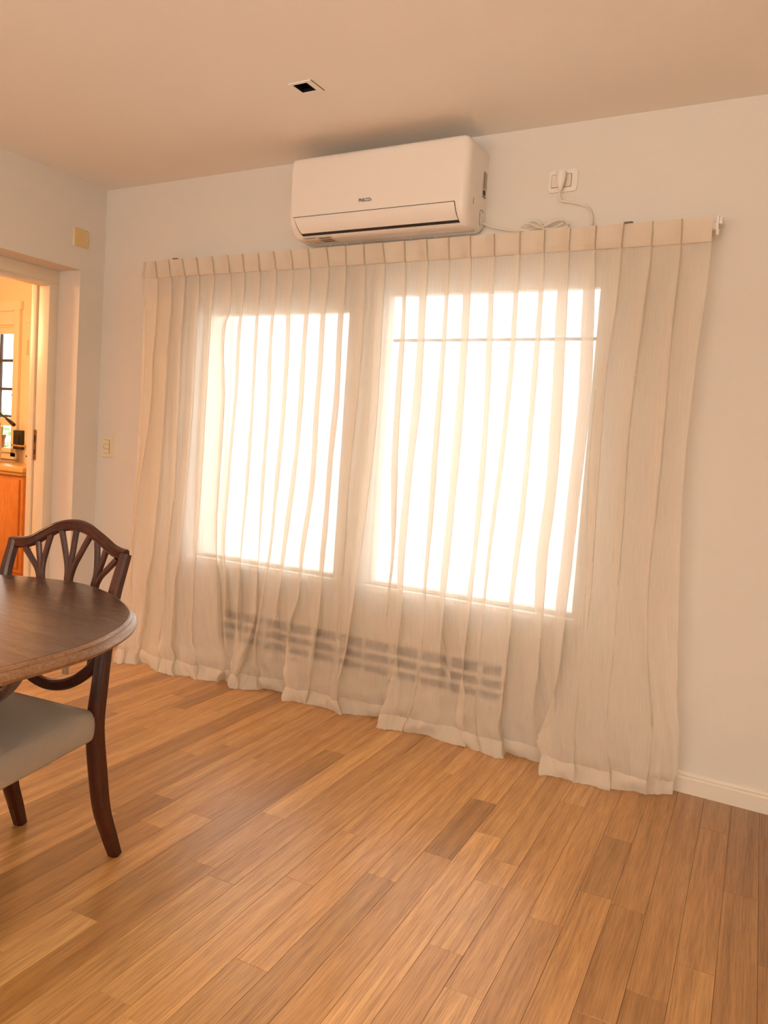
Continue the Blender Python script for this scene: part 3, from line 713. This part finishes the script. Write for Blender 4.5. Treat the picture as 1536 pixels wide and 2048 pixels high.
# seat: trapezoid, domed upholstery over the frame
def seat_outline(gr=0, n=7):
    c = [(-.183+(-gr), -.085), (.183+gr, -.085), (.235+gr, -.50-gr), (-.235-gr, -.50-gr)]
    out = []
    for i, p in enumerate(c):
        p = Vector((*p, 0)); a = Vector((*c[i-1], 0)); b = Vector((*c[(i+1) % 4], 0)); r = .022 if i < 2 else .05
        p0 = p+(a-p).normalized()*r; p1 = p+(b-p).normalized()*r
        for k in range(n+1):
            t = k/n; out.append(p0*(1-t)**2+p*2*t*(1-t)+p1*t*t)
        # subdivide the run to the next corner, front edge gently bowed
        q0 = p1; q1 = b+(p-b).normalized()*(.022 if (i+1) % 4 < 2 else .05)
        for k in range(1, 8):
            t = k/8; w = q0.lerp(q1, t); w.y -= (.018*math.sin(math.pi*t) if i == 2 else 0); out.append(w)
    return out
bm = bmesh.new(); O = seat_outline(.004); cen = Vector((0, -.30, 0)); rings = []
for k, z in ((.985, .382), (1.0, .388), (1.014, .402), (1.018, .425), (1.008, .446), (.965, .462), (.88, .471), (.70, .479), (.45, .485), (.2, .488)):
    rings.append([bm.verts.new((cen+(p-cen)*k)+Vector((0, 0, z))) for p in O])
for A, B in zip(rings, rings[1:]):
    for i in range(len(O)): j = (i+1) % len(O); bm.faces.new((A[i], A[j], B[j], B[i]))
bm.faces.new(rings[-1]); bm.faces.new(rings[0][::-1])
st_ = fin('seat', bm, SEATF, ch, True); st_['label'] = 'pale grey upholstered seat'
for s in (-1, 1):
    bm = bmesh.new()
    for i in range(7):
        t = i/6; lathe(bm, [(0, .0022), (.003, .001), (.0035, -.001), (0, -.001)], (s*(.188+.0), -.094-.004, .395+.009*i), 6)
    fin('seat_nails', bm, OLDBRASS, st_, True)
bm = bmesh.new(); P = seat_outline(-.034); A = [bm.verts.new(p+Vector((0, 0, .376))) for p in P]; B = [bm.verts.new(p+Vector((0, 0, .395))) for p in P]
for i in range(len(P)): j = (i+1) % len(P); bm.faces.new((A[i], A[j], B[j], B[i]))
bm.faces.new(A); bm.faces.new(B[::-1]); fin('seat_frame', bm, MAHOG, ch)
for s in (-1, 1): member('front_leg', [(s*.205, -.470, .385), (s*.205, -.470, .20), (s*.207, -.474, 0)], .036, .036, sc=lambda t: (1.1-.45*t, 1.1-.45*t))

# ------------------------------------------------------------------ dining table
ZTT = .805
tb = thing('dining_table', 'polished dark mahogany oval dining table with worn moulded edge', 'table', (1.98, -2.26, 0))
TO = [(1.67, -1.75), (1.78, -1.685), (1.93, -1.652), (2.08, -1.685), (2.20, -1.742), (2.305, -1.812), (2.39, -1.91), (2.452, -2.03), (2.478, -2.12), (2.490, -2.22), (2.496, -2.33), (2.485, -2.50), (2.44, -2.68), (2.31, -2.82), (2.10, -2.89), (1.85, -2.86), (1.64, -2.76), (1.48, -2.58), (1.41, -2.35), (1.41, -2.12), (1.50, -1.91)]
out = [p-Vector((1.98, -2.26, 0)) for p in cr([(x, y, 0) for x, y in TO], 6, True)]; m = len(out); nn = []
for i in range(m):
    t = (out[(i+1) % m]-out[i-1]).normalized(); nn.append(Vector((t.y, -t.x, 0)))
if nn[0].dot(out[0]) < 0: nn = [-n for n in nn]
def ringset(name, prof, mt, caps=(False, False)):
    bm = bmesh.new(); R = [[bm.verts.new(p-n*ins+Vector((0, 0, z))) for p, n in zip(out, nn)] for ins, z in prof]
    for A, B in zip(R, R[1:]):
        for i in range(m): j = (i+1) % m; bm.faces.new((A[i], A[j], B[j], B[i]))
    if caps[0]: bm.faces.new(R[0])
    if caps[1]: bm.faces.new(R[-1][::-1])
    return fin(name, bm, mt, tb, True, 30)
ringset('table_top', [(.020, ZTT), (.020, ZTT-.004), (.020, ZTT-.012)], TABTOP, (True, True))
eg = ringset('moulded_edge', [(.0195, ZTT-.0005), (.016, ZTT-.0015), (.012, ZTT-.006), (.0115, ZTT-.009), (.007, ZTT-.0105), (.002, ZTT-.015), (0, ZTT-.021), (.002, ZTT-.027), (.009, ZTT-.031), (.03, ZTT-.033)], TABEDGE); eg['label'] = 'worn lighter moulded rim'
ringset('underside', [(.029, ZTT-.0135), (.029, ZTT-.033), (.05, ZTT-.033)], MAHOG, (True, True))
ringset('apron', [(.14, ZTT-.030), (.14, ZTT-.075), (.16, ZTT-.075), (.16, ZTT-.030)], MAHOG)
bm = bmesh.new(); lathe(bm, [(.09, .772), (.10, .76), (.055, .73), (.045, .68), (.06, .62), (.075, .55), (.06, .48), (.045, .44), (.05, .38), (.075, .33), (.08, .28), (.06, .24), (0, .235)], (-.13, .01, 0), 32); fin('pedestal_column', bm, MAHOG, tb, True, 50)
cx, cy = -.13, .01
for a in (100, 190, 280, 10):
    ca, sa = math.cos(math.radians(a)), math.sin(math.radians(a)); L_ = .30
    bm = bmesh.new(); sweep(bm, cr([(cx+ca*.03, cy+sa*.03, .30), (cx+ca*.12, cy+sa*.12, .25), (cx+ca*.2, cy+sa*.2, .13), (cx+ca*L_, cy+sa*L_, .014), (cx+ca*(L_+.03), cy+sa*(L_+.03), .014)], 6), rect(.04, .05, .25), (-sa, ca, 0)); fin('pedestal_foot', bm, MAHOG, tb, True, 40)
bm = bmesh.new(); sweep(bm, cr([Vector((cx+.04, cy, .46)), Vector((.13, .03, .50)), Vector(hit(-30, 1418, 2, .60))-Vector((1.98, -2.26, 0)), Vector(hit(6, 1388, 2, .655))-Vector((1.98, -2.26, 0)), Vector(hit(24, 1370, 2, .705))-Vector((1.98, -2.26, 0)), Vector(hit(34, 1352, 2, .772))-Vector((1.98, -2.26, 0))], 6), rect(.018, .026, .3), (.3, -.3, .9)); fin('support_brace', bm, MAHOG, tb, True, 40)
bm = bmesh.new(); p = hit(131, 1342, 2, .728)-Vector((1.98, -2.26, 0)); box(bm, p-Vector((.004, .006, .006)), p+Vector((.004, .006, .028)), .001); fin('leaf_clip', bm, simple('clip_metal', (.5, .48, .45), .3, .9), tb)

# ------------------------------------------------------------------ kitchen beyond the doorway
KY = 1.20
KW = (-3.35, -2.49, 1.0, 2.07)
wallbox('wall_kitchen_far', [((WX0, KY, 0), (KW[0], KY+.2, H)), ((KW[1], KY, 0), (-.335, KY+.2, H)), ((KW[0], KY, 0), (KW[1], KY+.2, KW[2])), ((KW[0], KY, KW[3]), (KW[1], KY+.2, H))], KWALL, 'cream painted kitchen wall with a barred window')
wallbox('wall_kitchen_left', [((WX0-.15, -3.2, 0), (WX0, KY+.2, H))], KWALL, 'cream kitchen wall, out of view')
wallbox('wall_kitchen_near', [((WX0, -3.35, 0), (-.335, -3.2, H))], KWALL, 'cream kitchen wall, out of view')
k_ = wallbox('floor_kitchen', [((WX0, -3.2, -.06), (-.335, KY+.2, 0))], TILE, 'kitchen floor seen through the doorway')
wallbox('ceiling_kitchen', [((WX0-.15, -3.35, H), (-.335, KY+.2, H+.15))], KWALL, 'kitchen ceiling')
w3 = bpy.data.objects.new('window_3', None); COL.objects.link(w3); w3.location = (-2.49, KY, 1.0); struct(w3, 'kitchen window in a cream frame with black iron bars')
def kb(name, a, b, mt=CREAM, bev=.004): return boxo(name, Vector(a)-w3.location, Vector(b)-w3.location, mt, w3, bev)
kb('casing', (-2.49, KY-.030, .945), (-2.418, KY+.0, 2.215)); kb('casing', (-3.42, KY-.030, 2.215), (-2.405, KY, 2.29)); kb('casing', (-3.42, KY-.03, .925), (-2.405, KY, .985))
kb('sash', (-2.535, KY+.005, 1.0), (-2.492, KY+.05, 2.07)); kb('sash', (-3.35, KY+.005, 2.02), (-2.535, KY+.05, 2.07)); kb('sash', (-3.35, KY+.005, 1.215), (-2.535, KY+.05, 1.285))
kb('casing', (-3.42, KY-.02, 2.09), (-2.49, KY+.0, 2.215), CREAM); kb('head_moulding', (-3.42, KY-.036, 2.205), (-2.49, KY-.02, 2.218))
kb('pane', (-3.35, KY+.03, 1.0), (-2.535, KY+.033, 2.03), GLASS, 0)
for x in (-2.655, -2.90, -3.15):
    kb('iron_bar', (x-.010, KY+.13, 1.0), (x+.010, KY+.15, 2.07), IRON, 0)
for z in (1.30, 1.545, 1.80): kb('iron_bar', (-3.35, KY+.125, z-.011), (-2.49, KY+.155, z+.011), IRON, 0)
kb('window_sill', (-3.35, KY-.06, .985), (-2.44, KY+.12, 1.02))
# cupboard door on the kitchen wall, half hidden behind the doorway jamb
kd = bpy.data.objects.new('door_2', None); COL.objects.link(kd); kd.location = (-2.33, KY, 0); struct(kd, 'cream painted kitchen door with a brass lever handle')
def kdb(name, a, b, mt=CREAM, bev=.004): return boxo(name, Vector(a)-kd.location, Vector(b)-kd.location, mt, kd, bev)
kdb('leaf', (-2.305, KY-.035, .01), (-1.62, KY-.004, 2.10)); kdb('door_frame', (-2.345, KY-.02, 0), (-2.307, KY-.001, 2.1015)); kdb('door_frame', (-2.345, KY-.02, 2.102), (-1.58, KY, 2.16))
kdb('hinge', (-2.296, KY-.052, 1.83), (-2.274, KY-.034, 1.955), BEIGE, .003)
kdb('panel', (-2.225, KY-.041, .25), (-1.72, KY-.034, .95)); kdb('panel', (-2.225, KY-.041, 1.1), (-1.72, KY-.034, 1.95))
bm = bmesh.new(); hz = 1.05; tube(bm, cr([(.055, -.035, hz), (.055, -.085, hz), (.048, -.098, hz), (-.04, -.098, hz+.004)], 5), .009, 8); hd_ = fin('lever_handle', bm, BRASS, kd, True); hd_['label'] = 'brass lever handle'
bm = bmesh.new(); lathe(bm, [(0, 0), (.008, 0), (.008, .004), (0, .004)], (0, 0, 0), 12); kk = fin('keyhole', bm, BLACK, kd); kk.rotation_euler = (R90, 0, 0); kk.location = (.075, -.036, .965)
bx_ = thing('black_switch_box', 'dark square switch box on the kitchen wall beside the window', 'switch', (-2.352, KY-.031, 1.10))
platO('box_body', 0, 0, .115, .165, .006, 0, -.03, BLACK, bx_); platO('box_button', .01, .0, .035, .075, .004, -.0295, -.034, IRON, bx_)
bx_.children[0].rotation_euler = (0, 0, 0)

# sideboard
sb = thing('kitchen_sideboard', 'honey coloured wooden sideboard with lighter top in the kitchen', 'sideboard', (-2.1, .95, 0))
def sbb(name, a, b, mt=PINE, bev=.004): return boxo(name, Vector(a)-sb.location, Vector(b)-sb.location, mt, sb, bev)
sbb('worktop', (-2.75, .71, .862), (-1.668, 1.165, .904), PINETOP, .012); sbb('cornice', (-2.72, .735, .835), (-1.71, 1.165, .862), PINETOP, .006)
sbb('body', (-2.70, .765, .06), (-1.735, 1.165, .835)); sbb('plinth', (-2.69, .79, 0), (-1.75, 1.165, .06))
for x in (-2.68, -2.21): d_ = sbb('cabinet_door', (x, .748, .10), (x+.445, .766, .80), PINE, .005); 
for x in (-2.26, -2.18):
    bm = bmesh.new(); lathe(bm, [(0, .022), (.010, .018), (.012, .010), (.006, .004), (.006, 0)], (0, 0, 0), 14); kn = fin('door_knob', bm, BRASS, sb, True); kn.rotation_euler = (R90, 0, 0); kn.location = (x+2.1, .748-.95, .5)

# jar with a black handled utensil, terracotta pot
hp = hit(27, 849, 1, .88); h0 = hit(-4, 824, 1, .88)
jr = thing('utensil_jar', 'pale ceramic jar on the kitchen sideboard at the picture edge', 'jar', (h0.x-.055, .88, .9045))
bm = bmesh.new(); lathe(bm, [(0, 0), (.055, 0), (.062, .01), (.066, .10), (.064, .22), (.058, .30), (.060, .335), (.054, .335), (.052, .30), (.058, .2), (.05, .02), (0, .015)], (0, 0, 0), 32); fin('jar_body', bm, WHITEJAR, jr, True, 60)
ut = thing('kitchen_utensil', 'black handled utensil leaning out of the pale jar', 'utensil', (0, 0, 0))
bm = bmesh.new(); q1 = Vector(hp); q0 = Vector(h0)+Vector((-.055, 0, .03)); d = (q1-q0).normalized()
jb = Vector((h0.x-.055, .88, .95))
sweep(bm, cr([jb+Vector((-.02, 0, 0)), jb+Vector((-.03, 0, .22)), q0+Vector((-.02, 0, -.02)), q0+Vector((.01, 0, 0)), q0.lerp(q1, .45), q0.lerp(q1, .62)], 6), circ(.006, 8), (0, 1, 0)); fin('shaft', bm, BLACK, ut, True)
bm = bmesh.new(); sweep(bm, [q0.lerp(q1, .58), q0.lerp(q1, .66), q0.lerp(q1, .8), q0.lerp(q1, .92), q0.lerp(q1, 1.0), q0.lerp(q1, 1.03)], circ(.013, 12), (0, 1, 0), lambda t: (.45+.75*math.sin(min(1, t*1.15)*math.pi*.62), .45+.75*math.sin(min(1, t*1.15)*math.pi*.62))); fin('grip', bm, BLACK, ut, True)
tp = hit(2, 890, 1, KY-.02)
tpt = thing('terracotta_pot', 'small terracotta pot on the kitchen window ledge', 'pot', (tp.x-.02, KY-.015, 1.0205))
bm = bmesh.new(); lathe(bm, [(0, 0), (.030, 0), (.040, .085), (.046, .085), (.047, .11), (.040, .11), (.036, .09), (0, .085)], (0, 0, 0), 24); fin('pot_body', bm, TERRA, tpt, True, 50)
bm = bmesh.new()
for i in range(7):
    a = i*.9; v = Vector((math.cos(a)*.035, math.sin(a)*.03, .17+.02*(i % 3)))
    sweep(bm, cr([(0, 0, .08), v*.6+Vector((0, 0, .03)), v], 4), rect(.016, .002), (-math.sin(a), math.cos(a), 0), lambda t: (.3+.8*math.sin(t*math.pi), 1))
fin('leaves', bm, LEAF, tpt, True)

# outdoors: ground and a shrub beyond the kitchen window
struct(boxo('ground', (-30, TH, -.25), (30, 60, -.2), GROUND), 'pale patio ground outside the windows')
sh = thing('garden_shrub', 'sunlit green shrub outside the barred kitchen window', 'shrub', (-5.35, 3.3, -.2))
bm = bmesh.new(); r_ = random.Random(3)
for i in range(900):
    th = r_.uniform(0, 2*math.pi); rr = .75*math.sqrt(r_.random()); z = .9+r_.uniform(0, .85)*(1-(rr/.9)**2)
    c = Vector((rr*math.cos(th), rr*math.sin(th)*.8, z)); a = Vector((r_.uniform(-1, 1), r_.uniform(-1, 1), r_.uniform(-1, 1))).normalized()*r_.uniform(.02, .045); b = a.cross(Vector((r_.random(), r_.random(), r_.random()))).normalized()*a.length*.5
    bm.faces.new([bm.verts.new(c-a), bm.verts.new(c+b), bm.verts.new(c+a), bm.verts.new(c-b)])
fin('foliage', bm, LEAF, sh)
bm = bmesh.new()
for i in range(8):
    th = i*.8; tube(bm, cr([(0, 0, 0), (.12*math.cos(th), .12*math.sin(th), .7), (.5*math.cos(th), .4*math.sin(th), 1.45+.15*(i % 4)), (.56*math.cos(th+.2), .45*math.sin(th+.3), 1.8+.3*(i % 3))], 4), .014, 6)
fin('stems', bm, BARK, sh)
